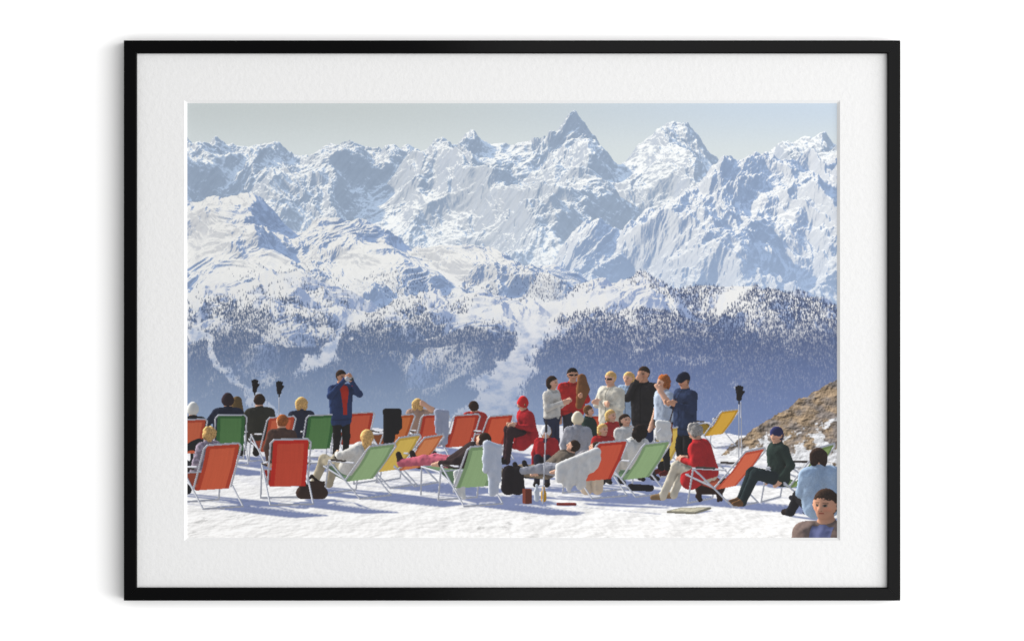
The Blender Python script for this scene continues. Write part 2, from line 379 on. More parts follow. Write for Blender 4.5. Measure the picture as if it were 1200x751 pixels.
# ---------------- bodies: smooth unions of tapered limbs, traced as one skin
def sdf(P,pr,k):
    d=None
    for (a,b,ra,rb,m) in pr:
        ba=b-a; pa=P-a; h=np.clip((pa@ba)/max(float(ba@ba),1e-8),0,1)
        q=pa-h[:,None]*ba; e=np.sqrt((q*q).sum(1))-(ra+(rb-ra)*h)
        if d is None: d=e; mat=np.full(len(P),m,np.int16); best=e.copy()
        else:
            l=e<best; mat[l]=m; best=np.minimum(best,e)
            hh=np.maximum(k-np.abs(d-e),0)/k; d=np.minimum(d,e)-hh*hh*k*.25
    return d,mat
def body(an,pr,mats,oid,k=.035,head=None,paint=None,shad=True,fold=.55,seed=0):
    pr=[(np.asarray(a,f32),np.asarray(b,f32),ra,rb,m) for a,b,ra,rb,m in pr]
    R=max(max(p[2],p[3]) for p in pr)
    bb=box_of(an,[q for p in pr for q in p[:2]],R)
    if shad:
        for a,b,ra,rb,m in pr: shadow_caps(an,a,b,ra,rb)
    if bb is None: return
    ro=rays(an,bb); shp=ro.shape[:2]; P0=ro.reshape(-1,3)
    # per-prim boxes are cheap enough at this size
    t=np.full(len(P0),-1.6,f32); alive=np.arange(len(P0)); hit=np.zeros(len(P0),bool)
    for it in range(34):
        P=P0[alive]+t[alive][:,None]*RD; d,_=sdf(P,pr,k)
        t[alive]+=np.maximum(d,.002)*.95
        h=d<.004; hit[alive[h]]=True
        alive=alive[~h & (t[alive]<1.8)]
        if len(alive)==0: break
    ii=np.nonzero(hit)[0]
    if len(ii)==0: return
    P=P0[ii]+t[ii][:,None]*RD; d,mat=sdf(P,pr,k)
    e=.006; n=np.zeros_like(P)
    for v in ((1,-1,-1),(-1,-1,1),(-1,1,-1),(1,1,1)):
        v=np.array(v,f32); n+=v*(sdf(P+v*e,pr,k)[0])[:,None]
    # cloth folds
    wr=np.isin(mat,[2,3,6])
    q=P*np.array([13,13,8],f32); 
    fx=perlin(q[:,0]+q[:,2]*.9,q[:,2]+q[:,1],3+seed)+.6*perlin(q[:,0]*2.3-q[:,2]*1.4,q[:,2]*2.1,8+seed); fz=perlin(q[:,0]-q[:,2]*.7+5,q[:,2]*1.3+q[:,1],5+seed)
    n/=np.linalg.norm(n,axis=1)[:,None]+1e-9
    n+=(np.stack([fx,fx*.3,fz],1)*(fold*wr)[:,None]).astype(f32); n/=np.linalg.norm(n,axis=1)[:,None]+1e-9
    sh=np.ones(len(P),f32); st=.03
    Q=P+n*.012; tt=np.full(len(P),.02,f32)
    for it in range(9):
        d=sdf(Q+tt[:,None]*SUNF,pr,k)[0]; sh=np.minimum(sh,np.clip(d/(.06*tt+.006)+.3,0,1)); tt+=np.clip(d,.02,.15)
    ao=np.clip(.45+sdf(P+n*.07,pr,k)[0]/.07*.55,.35,1)
    alb=np.asarray(mats,f32)[mat]
    if head is not None:
        c,fw,rt,up,Hs,style=head
        Hh=Hs*HEADK; qx=(P-c)@rt/Hh; qf=(P-c)@fw/Hh; qu=(P-c)@up/Hh
        hd=(mat==0)&(qx*qx+qf*qf+qu*qu<.0085)&(qu>-.075)
        wob=.012*perlin(P[:,0]*60,P[:,2]*60+P[:,1]*40,2)
        hairm=hd&((qu-.62*qf+wob>.012)|((qf<.004+wob)&(qu>-.045)))
        alb[hairm]=mats[1]
        face=hd&~hairm&(qf>.015)
        if style.get('glasses'):
            alb[face&(np.abs(qu-.006)<.012)&(np.abs(qx)<.055)&(np.abs(qx)>.006)]=[.012,.011,.012]
        else:
            ex=(np.abs(qx)-.023)/.0125; ey=(qu-.006)/.0072
            if an.k>120: alb[face&(ex*ex+ey*ey<1)]=[.22,.165,.135]; alb[face&(((np.abs(qx)-.023)/.0052)**2+(ey*1.05)**2<1)]=[.02,.016,.014]; alb[face&(np.abs(qu-.0125)<.0022)&(np.abs(ex)<1)]*=.35
            else: alb[face&(ex*ex+ey*ey<1)]*=.30
            alb[face&(np.abs(qu-.0215+.10*np.maximum(np.abs(qx)-.024,0))<.0034)&(np.abs(np.abs(qx)-.024)<.014)]*=.42
            alb[face&(np.abs(qu+.0215)<.0035)&(np.abs(np.abs(qx)-.007)<.0035)]*=.5
        jaw=(mat==0)&hd&(qf>-.01)&(qu<-.018); alb[jaw]*=np.array([.90,.87,.86],f32)
        ck=face&(np.abs(np.abs(qx)-.032)<.016)&(np.abs(qu+.014)<.012); alb[ck]*=np.array([1.06,.92,.90],f32)
        alb[face&(np.abs(qu+.036)<.005)&(np.abs(qx)<.017)]*=np.array([.62,.36,.36],f32)
        hr=hairm|(mat==1)
        hn=1.1+.7*perlin(P[hr][:,0]*70,P[hr][:,2]*45+P[hr][:,1]*50,7); alb[hr]*=hn[:,None]
    if paint is not None: alb=paint(P,mat,alb)
    c=light(alb,n,sh)*ao[:,None]
    rim=np.clip(1+n@RD,0,1)**2*np.clip(n@np.array([-.75,.1,.65],f32),0,1)
    c+=alb*(rim*np.where((mat==1)|(mat==5),2.6,.9))[:,None]
    col=np.zeros((len(P0),3),f32); col[ii]=c
    dep=np.full(len(P0),1e9,f32); dep[ii]=an.D+t[ii]
    put(bb,hit.reshape(shp),dep.reshape(shp),col.reshape(shp+(3,)),oid)
SK=srgb2lin([228,178,150]); SKT=srgb2lin([210,156,126])
def C(*a): return srgb2lin(a)
HAIR=dict(dark=C(52,38,30),brown=C(104,72,46),blond=C(206,164,104),red=C(150,86,44),grey=C(150,145,140),black=C(34,28,26))
def head_prims(an,c,Hs,fw,rt,up,style,pr):
    Hs=Hs*HEADK
    L=lambda r,f,u: c+(rt*r+fw*f+up*u)*Hs
    pr.append((L(0,-.004,.012),L(0,-.004,.012),.060*Hs,.060*Hs,0))
    pr.append((L(0,.014,-.030),L(0,.018,-.036),.042*Hs,.036*Hs,0))
    pr.append((L(0,.056,.002),L(0,.066,-.014),.008*Hs,.011*Hs,0))
    for s in (-1,1): pr.append((L(s*.058,-.004,.004),L(s*.058,-.004,-.012),.010*Hs,.009*Hs,0))
    h=style.get('hairstyle','short')
    if style.get('hat')=='beanie':
        pr.append((L(0,-.008,.026),L(0,-.014,.048),.066*Hs,.056*Hs,5)); pr.append((L(0,-.010,.008),L(0,-.008,.010),.067*Hs,.067*Hs,5))
    elif style.get('hat')=='cap':
        pr.append((L(0,-.014,.040),L(0,.02,.044),.064*Hs,.056*Hs,5)); pr.append((L(-.03,.07,.030),L(.03,.07,.030),.016*Hs,.016*Hs,5))
    elif style.get('hat')=='scarf':
        pr.append((L(0,-.010,.022),L(0,-.03,-.010),.067*Hs,.060*Hs,5))
    if h!='none' and style.get('hat')!='scarf':
        if not style.get('hat'): pr.append((L(0,-.016,.026),L(0,-.012,.030),.064*Hs,.060*Hs,1))
        if h=='bob':
            for s in (-1,1): pr.append((L(s*.040,-.030,.02),L(s*.046,-.036,-.040),.040*Hs,.032*Hs,1))
        if h=='curly':
            rs=np.random.RandomState(3)
            for i in range(11):
                a=i*2.4; z=.07-.011*i; r=math.sqrt(max(.0042-z*z*.55,.0006)); pr.append((L(math.cos(a)*r,-.026+math.sin(a)*r*.62,z),L(math.cos(a)*r,-.026+math.sin(a)*r*.62,z-.01),.030*Hs,.026*Hs,1))
        if h=='long':
            pr.append((L(0,-.040,.01),L(0,-.052,-.10),.050*Hs,.036*Hs,1))
HEADK=.83
ARMS=dict(sides=((.155,-.02,.645),(.155,.04,.49)),camera=((.175,.10,.735),(.035,.150,.895)),chin=((.130,.10,.690),(.030,.085,.868)),
          fold=((.160,.03,.655),(-.035,.120,.690)),hold=((.150,.02,.655),(.060,.155,.715)),pocket=((.185,-.03,.66),(.115,.05,.535)),lift=((.19,.06,.74),(.11,.10,.86)))
def hand(pr,e,h,Hs,fwd,rt):
    d=h-e; d=d/np.linalg.norm(d); pr.append((h,h+d*.035*Hs,.021*Hs,.017*Hs,0))
    s=np.cross(d,fwd); s=s/(np.linalg.norm(s)+1e-6)
    for i,l in ((-1.5,.066),(-.5,.074),(.5,.070),(1.5,.058)): pr.append((h+d*.035*Hs+s*i*.0085*Hs,h+d*l*Hs+s*i*.010*Hs+fwd*.012*Hs,.0065*Hs,.005*Hs,0))
    pr.append((h+d*.008*Hs+s*.018*Hs,h+d*.042*Hs+s*.032*Hs,.0075*Hs,.006*Hs,0))
def person(label,px,py,face,Hs=1.66,pose='stand',armR='sides',armL='sides',jacket=(60,60,70),trousers=(35,34,38),hair='brown',skin=SK,hat=None,hatcol=(40,40,50),hairstyle='short',
           glasses=False,headturn=0.,rec=30.,lift=0.,shoes=(40,34,32),k=None,coat=False,inner=None,legs='chair',seat=.20,bare=False,paint=None,nod=0.,shad=True,wide=1.,seed=0):
    oid=new_id('printed_person',label); an=Anchor(px,py,face,k,lift)
    W=lambda r,f,u: an.w(r*Hs,f*Hs,u*Hs); pr=[]
    style=dict(hat=hat,hairstyle=hairstyle,glasses=glasses)
    J=2
    if pose=='stand':
        for s in (-1,1):
            hip,kn,an_=W(s*.052,0,.50),W(s*.060,.015,.275),W(s*.066,-.01,.045)
            pr+= [(hip,kn,.054*Hs,.040*Hs,3),(kn,an_,.039*Hs,.028*Hs,3),(W(s*.068,-.02,.026),W(s*.080,.075,.018),.027*Hs,.021*Hs,4)]
        pr+= [(W(-.045,0,.53),W(.045,0,.53),.070*Hs,.070*Hs,3 if not coat else J)]
        for s in (-1,1): pr.append((W(s*.050*wide,0,.55 if not coat else .46),W(s*.060*wide,-.004,.76),.066*Hs*wide,.069*Hs*wide,J))
        pr.append((W(-.092*wide,-.012,.798),W(.092*wide,-.012,.798),.042*Hs,.042*Hs,J)); pr.append((W(0,.004,.56),W(0,.008,.75),.074*Hs,.080*Hs,J))
        if coat: pr.append((W(0,.0,.47),W(0,0,.56),.084*Hs,.078*Hs,J))
        sh=lambda s:(s*.106*wide,-.010,.790); T=lambda r,f,u:W(r,f,u)
        neck=W(0,-.008,.83); hc=W(0,.010,.925); up=np.array([0,0,1.])
    else:
        a=math.radians(rec); ca,sa=math.cos(a),math.sin(a)
        def T(r,f,u):      # torso frame: hip at seat, leaning back by rec
            du=u-.52; return W(r,f*ca-du*sa,seat+du*ca+f*sa)
        hipu=seat
        if legs=='chair': kn,ft=(.245,seat+.07),(.36,.035)
        elif legs=='out': kn,ft=(.25,seat+.02),(.47,seat-.02)
        elif legs=='cross': kn,ft=(.24,seat+.10),(.27,.03)
        for s in (-1,1):
            k_=W(s*.065,kn[0]+(.03 if s>0 else 0),kn[1]); f_=W(s*.070,ft[0]+(.05 if s>0 else 0),ft[1])
            pr+= [(W(s*.055,0,hipu),k_,.062*Hs,.046*Hs,3),(k_,f_,.043*Hs,.031*Hs,3)]
            if legs=='out': pr.append((f_,f_+W(0,.03,.075),.028*Hs,.022*Hs,4))
            else: pr.append((f_,W(s*.080,ft[0]+.09+(.05 if s>0 else 0),.022),.029*Hs,.022*Hs,4))
        for s in (-1,1): pr.append((T(s*.050*wide,0,.55),T(s*.060*wide,-.004,.76),.074*Hs*wide,.074*Hs*wide,J))
        pr.append((T(-.090*wide,-.012,.796),T(.090*wide,-.012,.796),.043*Hs,.043*Hs,J)); pr.append((T(0,.004,.56),T(0,.008,.75),.082*Hs,.086*Hs,J))
        if coat:
            for s in (-1,1): pr.append((T(s*.05,0,.56),W(s*.07,.14,seat-.04),.08*Hs,.09*Hs,J))
        sh=lambda s:(s*.106*wide,-.010,.790)
        neck=T(0,-.008,.83); up=(T(0,0,1)-T(0,0,0)); up=up/np.linalg.norm(up); up=up*.5+np.array([0,0,.5]); up/=np.linalg.norm(up)
        hc=neck+up*.088*Hs+an.fw*.014*Hs
    b=an.turned(headturn); hf=b.fw-up*(b.fw@up); hf=hf/np.linalg.norm(hf); hf=hf*math.cos(nod)-up*math.sin(nod); hu=np.cross(hf,b.rt)*-1.; hu=np.cross(b.rt,hf); hu=hu/np.linalg.norm(hu)
    if hu@up<0: hu=-hu
    pr.append((neck,hc-hu*.03*Hs,.034*Hs,.030*Hs,0))
    pr.append((neck-hu*.012*Hs,neck+hu*.006*Hs,.044*Hs,.038*Hs,J))
    head_prims(an,hc,Hs,hf,b.rt,hu,style,pr)
    for s,A in ((1,armR),(-1,armL)):
        if A is None: continue
        e,h=ARMS[A] if isinstance(A,str) else A
        S0=T(*sh(s)); E=T(s*e[0],e[1],e[2]); Hh=T(s*h[0],h[1],h[2])
        pr+= [(S0,E,.039*Hs,.031*Hs,J),(E,Hh,.031*Hs,.022*Hs,0 if bare else J)]
        hand(pr,E,Hh,Hs,an.fw,an.rt)
    mats=np.zeros((8,3),f32); mats[0]=skin; mats[1]=HAIR[hair]; mats[2]=C(*jacket)*.80+.006; mats[3]=C(*trousers)*.9+.004; mats[4]=C(*shoes); mats[5]=C(*hatcol); mats[6]=mats[2]
    def pt(P,mat,alb):
        r=P@an.rt/Hs; f=P@an.fw/Hs; u=P[:,2]/Hs; j=mat==2
        alb[j]*=(1+.16*perlin(P[j][:,0]*7,P[j][:,2]*6+P[j][:,1]*5,21+seed)+.13*perlin(P[j][:,0]*55,P[j][:,2]*75,22))[:,None]
        alb[mat==3]*=(1+.16*perlin(P[mat==3][:,0]*9,P[mat==3][:,2]*6,23+seed))[:,None]
        if pose=='stand':
            lo=.455 if coat else .535
            alb[j&(np.abs(u-lo-.012)<.010)]*=.72
            if coat and inner is None: alb[j&(np.abs(r)<.005)&(f>.03)]*=.45
            alb[j&(np.abs(u-.823)<.010)&(np.abs(r)<.06)]*=.70
        if inner is not None:
            r=P@an.rt/Hs; f=P@an.fw/Hs; u=P[:,2]/Hs
            m=(mat==2)&(np.abs(r)<.012+.030*smooth(.56,.82,u)+.012)&(f>.035)&(u>.52)&(u<.84); alb[m]=C(*inner)
        if paint is not None: alb=paint(P,mat,alb)
        return alb
    body(an,pr,mats,oid,k=.022*Hs,head=(hc.astype(f32),hf.astype(f32),b.rt.astype(f32),hu.astype(f32),Hs,style),paint=pt,shad=shad,seed=seed)
    return oid,an
def deck_chair(label,px,py,face,col,rec=30.,hem=.72,k=None,foot=False):
    oid=new_id('printed_deck_chair',label); an=Anchor(px,py,face,k); W=an.w
    a=math.radians(rec); SF=(.44,.40); SR=(-.03,.25); BT=(SR[0]-.72*math.sin(a),SR[1]+.72*math.cos(a))
    t=.0125; kw=dict(col=METAL,oid=oid,gloss=.35)
    hw=.285
    for s in (-1,1):
        P=lambda q,o=0.: W(s*(hw+o),q[0],q[1])
        AF=(.31,.50); FB=(-.36,.01); FF=(.40,.01); AB=(SR[0]-.30*math.sin(a),SR[1]+.36*math.cos(a))
        tube(an,P(SF),P(SR),t,**kw); tube(an,P(SR),P((BT[0]+.02,BT[1]-.05)),t,**kw); tube(an,P((BT[0]+.02,BT[1]-.05)),W(s*(hw-.05),*BT),t,**kw)
        tube(an,P(AF,.02),P(FF,.02),t,**kw); tube(an,P(AF,.02),P(FB,.02),t,**kw)
        tube(an,P(AF,.02),P(AB,.02),t*1.1,**kw); tube(an,P((.25,.515),.02),P((-.05,.525),.02),.017,col=C(70,62,58),oid=oid)
    for q in ((.40,.01),(-.36,.01)): tube(an,W(-hw-.02,*q),W(hw+.02,*q),t,**kw)
    tube(an,W(-hw+.05,*BT),W(hw-.05,*BT),t,**kw); tube(an,W(-hw,*SF),W(hw,*SF),t,**kw)
    alb=C(*col)*.66
    def cf(v0,v1):
        def f(u,v):
            vv=v0+v*(v1-v0)
            edge=(np.abs(u-.5)>.38)|(vv<.06)
            c=np.where(edge[...,None],alb*hem,alb*.96+np.array([.030,.034,.016],f32))
            wv=1+.07*perlin((u*26).astype(f32),(vv*2.5).astype(f32),4)+.05*perlin((u*60).astype(f32),(vv*60).astype(f32),6)
            return (c*wv[...,None]).astype(f32)
        return f
    w=.25; prof=[BT]
    for i in (1,2,3):
        q=i/4.; prof.append((BT[0]+(SR[0]-BT[0])*q-.035*math.sin(math.pi*q)*math.cos(a),BT[1]+(SR[1]-BT[1])*q-.035*math.sin(math.pi*q)*math.sin(a)))
    prof.append((SR[0]+.0,SR[1]-.03)); prof.append((.2,.27)); prof.append(SF)
    n=len(prof)-1
    for i in range(n):
        p,q=prof[i],prof[i+1]
        quad(an,[W(-w,*p),W(w,*p),W(w,*q),W(-w,*q)],cf(i/n,(i+1)/n),oid)
    if foot:
        for s in (-1,1): tube(an,W(s*.26,.46,.39),W(s*.26,.98,.40),t,**kw); tube(an,W(s*.26,.98,.40),W(s*.26,1.0,.01),t,**kw)
        tube(an,W(-.26,.98,.40),W(.26,.98,.40),t,**kw); quad(an,[W(-.24,.5,.39),W(.24,.5,.39),W(.24,.96,.40),W(-.24,.96,.40)],cf(0.2,1),oid)
    return oid,an
def blob(name,label,px,py,prims,col,face=0.,k=None,sm=.04,paint=None,seed=0,shad=True,foldk=.5):
    """a soft or solid thing made of rounded forms: (a, b, ra, rb[, colour index])"""
    oid=new_id(name,label); an=Anchor(px,py,face,k); mats=np.zeros((8,3),f32)
    cl=[col] if not isinstance(col[0],(tuple,list)) else list(col)
    idx=[2,4,5,3]
    for i,c in enumerate(cl): mats[idx[i]]=C(*c)
    body(an,[(an.w(*p[0]),an.w(*p[1]),p[2],p[3],idx[p[4]] if len(p)>4 else 2) for p in prims],mats,oid,k=sm,paint=paint,seed=seed,shad=shad,fold=foldk)
    return oid,an
def box(name,label,px,py,w,d,h,col,face=20.,strap=None):
    oid=new_id(name,label); an=Anchor(px,py,face); W=an.w; c=C(*col); f=lambda u,v:np.broadcast_to(c,u.shape+(3,))*(1+.12*perlin((u*9).astype(f32),(v*9).astype(f32),3))[...,None]
    for s in (-1,1):
        quad(an,[W(s*w,-d,0),W(s*w,d,0),W(s*w,d,h),W(s*w,-d,h)],f,oid,0.); quad(an,[W(-w,s*d,0),W(w,s*d,0),W(w,s*d,h),W(-w,s*d,h)],f,oid,0.)
    quad(an,[W(-w,-d,h),W(w,-d,h),W(w,d,h),W(-w,d,h)],f,oid,0.)
    if strap: tube(an,W(-w,0,h),W(-w*.3,0,h+strap),.012,C(60,40,30),oid); tube(an,W(-w*.3,0,h+strap),W(w,0,h),.012,C(60,40,30),oid)
def pole(label,px,py,h,glove=True,tilt=0.):
    oid=new_id('printed_ski_pole',label); an=Anchor(px,py,0.); 
    tube(an,an.w(0,0,0),an.w(tilt,0,h),.009,METAL,oid,gloss=.3); tube(an,an.w(tilt*.9,0,h*.9),an.w(tilt,0,h),.016,C(40,36,36),oid)
    if glove:
        pr=[((tilt,0,h-.03),(tilt,0,h+.09),.045,.05)]+[((tilt+d,0,h+.09),(tilt+d*1.5,0,h+.17+e),.018,.014) for d,e in ((-.035,0),(-.01,.02),(.015,.015),(.04,0))]+[((tilt+.03,0,h+.02),(tilt+.085,0,h+.09),.018,.015)]
        blob('printed_glove',label.replace('ski pole','knit glove drawn over the ski pole') if 0 else 'dark glove pulled over the top of the '+label.split(',')[0],px,py,pr,(38,34,36),sm=.02)
def drape(name,label,px,py,pts,rad,col,k=None,seed=0,sm=.05):
    pts=[(x,-y,z) for x,y,z in pts]; pr=[(pts[i],pts[i+1],rad[i],rad[i+1]) for i in range(len(pts)-1)]
    return blob(name,label,px,py,pr,col,0.,k,sm,seed=seed)

def cloth(name,label,px,py,a,b,y,drops,r,col,k=None,seed=0):
    """a garment hung over an edge from a to b: side by side folds of different length"""
    y=-y; rs=np.random.RandomState(seed+1); L=math.hypot(b[0]-a[0],b[1]-a[1]); n=max(len(drops),int(L/(r*.72))+1); drops=np.interp(np.linspace(0,1,n),np.linspace(0,1,len(drops)),drops)*rs.uniform(.84,1.06,n); pr=[((a[0],y,a[1]),(b[0],y,b[1]),r*.8,r*.8)]
    r0=r
    for i,d in enumerate(drops):
        r=r0*rs.uniform(.80,1.08); q=i/max(n-1,1); x=a[0]+(b[0]-a[0])*q; z=a[1]+(b[1]-a[1])*q; yy=y+.03*rs.rand()
        m=(x+.01*rs.randn(),yy,z-d*.55); pr+= [((x,y,z),m,r*.8,r*rs.uniform(.75,1.)),(m,(m[0]+.012*rs.randn(),yy+.02,z-d),r*.85,r*rs.uniform(.45,.8))]
    return blob(name,label,px,py,pr,col,0.,k,.045,seed=seed,foldk=.28)

def mat_on_snow(label,px,py,corners,col):
    oid=new_id('printed_mat',label); an=Anchor(px,py,0.); c=C(*col)
    f=lambda u,v: c*(.86+.30*smooth(-.2,.3,perlin((u*7).astype(f32),(v*4).astype(f32),3))+.10*np.sign(np.sin(v*40)))[...,None]
    P=[np.array(p) for p in corners]; quad(an,P,f,oid,0.)
    for i in range(4): tube(an,P[i]+np.array([0,0,-.012]),P[(i+1)%4]+np.array([0,0,-.012]),.016,c*.6,oid,False)
def ground():
    X,Y=np.meshgrid(cols.astype(f32),rows.astype(f32))
    edge=softinterp([(200,507),(260,509),(330,507),(400,504),(470,500),(520,494),(560,492),(600,496),(650,500),(720,502),(800,506),(840,506),(880,512),(1000,520)],8)
    e=edge(X)+4*fbm(X*.05,X*0+3,4,7)
    m=Y>e
    gz=1/np.maximum(Y-EYE,20.)*2400; gx=(X-600)*gz/700
    b1=fbm(gx*1.5,gz*1.5,6,201,.66); b2=fbm((gx+.05)*1.5,(gz-.05)*1.5,6,201,.66)
    sl=(b2-b1)
    fine=fbm(gx*6,gz*5,4,222,.75)
    tr=fbm(gx*3.2,gz*2.6,5,251,.7); rut=smooth(.16,.34,tr)*smooth(.05,-.3,fbm(gx*.5,gz*.4,3,253))
    lit=1.0+.78*sl+.08*fine-.26*rut
    return X,Y,m,e,lit,b1,fine
def picture():
    img,ids=background(); start(img,ids)
    X,Y,gm,e,lit,b1,fine=ground()
    CV.ids[gm]=4
    # ---- rocky bank at the right
    rk=softinterp([(815,540),(846,533),(858,520),(880,505),(905,490),(935,470),(960,456),(985,444),(1300,330)],5)
    base=softinterp([(800,532),(860,534),(890,530),(930,548),(985,560),(1300,600)],8)
    ry=rk(X)+5*fbm(X*.09,X*0+9,5,31,.6)
    rm=(Y>ry)&(Y<base(X)+4*fbm(X*.08,Y*.08,4,33))&(X>846)
    hf=lambda x,y: .6*fbm(x*.05+y*.03,y*.07-x*.02,7,41,.62)+.4*ridged(x*.06,y*.075,5,45,.55); h1=hf(X,Y); h2=hf(X-1.2,Y-1)
    rl=np.clip(.66+(h1-h2)*3.4,.12,1.5)
    mix=smooth(-.3,.3,fbm(X*.05,Y*.07,4,43))[...,None]
    rc=(C(182,158,130)*(1-mix)+C(152,142,136)*mix)*rl[...,None]
    down=(Y-ry)/np.maximum(base(X)-ry,4)
    sn=smooth(.0,.12,fbm(X*.045+Y*.03,Y*.06-X*.02,6,47,.62)+.95*(down-.60))[...,None]
    snc=C(236,237,241)*np.clip(.80+(h1-h2)*2.2+.15*fbm(X*.1,Y*.1,4,49),.42,1.06)[...,None]
    rc=rc*(1-sn)+snc*sn
    CV.img[rm]=rc[rm]; CV.ids[rm]=5
    CV.zb[rm]=40.
    figures()
    # ---- snow of the terrace, with the shadows that fall on it
    f=CV.ids==4
    s=blur(CV.sh,3)*1.05
    s=np.clip(s,0,1)
    tr=smooth(.05,.35,fbm((X+.6*Y)*.02,Y*.09,5,61)+.25*smooth(530,500,Y))*.0
    li=lit*(1-s)+s*(1+.25*(lit-1))
    near=smooth(500,640,Y)[...,None]
    white=C(238,238,241)*(1-near)+C(246,245,244)*near
    c=white*np.clip(li,.35,1.16)[...,None]
    shc=C(120,131,168)*(1+.40*(lit-1)+.06*fine)[...,None]
    c=c*(1-s[...,None])+shc*s[...,None]
    # grey trodden patches at the back of the terrace
    td=(smooth(.02,.30,fbm(X*.022,Y*.10,5,71)+.20*smooth(545,512,Y)-.02)*smooth(600,540,Y)*.5)[...,None]
    c=c*(1-td*.55)+C(168,172,196)*td*.55
    CV.img[f]=c[f]
    # film: a little softness, warmth and grain
    o=CV.img
    o=.72*o+.28*blur(o,3)
    rs=np.random.RandomState(1); g=rs.randn(PH,PW).astype(f32); g=blur(g,3)*1.6
    o=np.clip(o,0,1.2)*(1+.012*g)[...,None]
    o=.012+o*.985
    return np.clip(o,0,1).astype(f32),CV.ids
def figures():
    RED=(200,66,46); ORED=(208,86,58); GRN=(66,122,70); PGRN=(146,180,134); YEL=(222,188,86); ORG=(216,124,78); OR2=(200,98,46)
    navy=(38,44,66); blk=(34,32,36)
    # back row, backs to us
    deck_chair('orange red deck chair cut off by the left edge, back row',216,546,200,ORED)
    person('person in a white knit hat seated at the far left edge',224,546,188,pose='sit',jacket=(44,42,46),hat='beanie',hatcol=(226,224,216),rec=12,seat=.22)
    deck_chair('dark green deck chair in the back row at the left',268,542,186,GRN,rec=24)
    person('seated person in a dark bobble hat and navy jacket behind the dark green chair',266,540,182,Hs=1.78,pose='sit',jacket=navy,hat='beanie',hatcol=(52,40,46),rec=6,seat=.23,armR=((.22,.02,.66),(.20,.12,.55)),armL=((.22,.02,.66),(.20,.12,.55)),wide=1.15)
    drape('printed_coat','olive coat hung upright on skis behind the bobble hat',277,536,[(.0,.1,1.05),(.0,.1,.75),(.01,.1,.35)],[.09,.14,.15],(110,88,56),seed=2)
    pole('ski pole standing left, its glove drooping',299,522,1.18,tilt=-.02); pole('ski pole standing behind the olive jacket, its glove spread',326,524,1.16,tilt=.01)
    deck_chair('orange red deck chair turned a little to the right beside the olive jacket',320,543,204,ORED,rec=28)
    person('seated person in a dark olive jacket beside the left ski poles',303,540,196,Hs=1.74,pose='sit',jacket=(62,60,50),trousers=(40,36,34),hair='dark',rec=2,seat=.24,armR=((.20,.02,.66),(.18,.14,.55)),wide=1.15)
    deck_chair('dark green deck chair in the back row beside the standing photographer',370,540,196,GRN,rec=27)
    person('seated person with fair bobbed hair and dark jacket beside the second dark green chair',352,540,190,pose='sit',jacket=(50,54,74),hair='blond',hairstyle='bob',rec=4,seat=.24)
    deck_chair('red deck chair half hidden behind the standing photographer',414,534,202,RED)
    oid,an=person('standing person in a blue jacket and red jumper lifting a camera to the face',399,541,34,Hs=1.68,armR='camera',armL=((.20,.09,.74),(.04,.14,.915)),jacket=(46,66,110),trousers=(36,33,32),hair='dark',coat=True,inner=(196,52,36),wide=1.08,skin=SKT,nod=.05)
    Hs=1.68; cam=new_id('printed_camera','silver film camera held up by the person in the blue jacket')
    c0=an.w(0,.165*Hs,.925*Hs); tube(an,c0+an.rt*-.05,c0+an.rt*.05,.045,C(190,192,196),cam,False,.4); tube(an,c0,c0+an.fw*.09,.03,C(60,60,64),cam,False,.3)
    deck_chair('dark orange deck chair with a black coat over its left side',458,537,212,OR2,rec=32)
    cloth('printed_coat','black coat slung over the dark orange deck chair',458,537,(-.10,.95),(.14,.95),-.55,[.86,.80,.55,.3],.06,(36,34,36),seed=5)
    deck_chair('red deck chair with a grey blouse hung on its right side',501,537,202,RED,rec=30)
    cloth('printed_blouse','pale grey blouse hanging over the red deck chair',501,537,(.16,.94),(.36,.92),-.46,[.22,.5,.72,.6],.04,(170,176,196),seed=7)
    person('sunbather with fair hair lying behind the red chair with the blouse',492,527,172,pose='sit',jacket=(196,160,140),hair='blond',rec=36,seat=.25,bare=True,armL=((.18,-.02,.86),(.10,-.05,.98)),hairstyle='bob')
    deck_chair('red deck chair second from the right of the back row on the left half',536,537,206,RED,rec=31)
    deck_chair('red deck chair at the right end of the long back row',574,537,210,(208,70,46),rec=33)
    person('sunbather in black trousers stretched out beyond the last red chair of the row',562,532,160,pose='sit',jacket=(196,60,52),trousers=blk,hair='dark',rec=34,seat=.24)
    blob('printed_bag','dark holdall on the snow under the red chair with the blouse',505,548,[((-.2,0,.10),(.2,0,.10),.12,.11),((-.05,0,.2),(.05,0,.24),.05,.05)],(56,40,38))
    # middle and front row at the left
    deck_chair('orange red deck chair lowest at the left of the front row',247,592,206,(214,78,50),rec=28)
    pl=lambda P,m,a:np.where(((m==2)[:,None]),a*(.75+.5*smooth(-.2,.3,perlin(P[:,0]*22,P[:,2]*26+P[:,1]*20,9)))[:,None],a)
    person('child with tousled fair hair in a lilac checked coat at the left edge',240,584,-140,Hs=1.42,pose='sit',jacket=(176,160,176),hair='blond',hairstyle='curly',rec=8,seat=.26,paint=pl)
    deck_chair('bright red deck chair, tall and nearest in the front row at the left',336,588,190,(208,46,34),rec=22,hem=.92)
    person('child with short ginger hair looking over the bright red deck chair',331,574,168,Hs=1.5,pose='sit',jacket=(96,70,60),hair='red',rec=10,seat=.30,headturn=55)
    blob('printed_bag','brown leather handbag on the snow by the bright red deck chair',365,585,[((-.14,0,.09),(.14,0,.09),.085,.085),((-.12,0,.2),(.12,0,.2),.055,.055),((-.10,0,.24),(0,0,.33),.014,.014,1),((0,0,.33),(.10,0,.24),.014,.014,1)],((66,48,40),(40,30,26)),sm=.03)
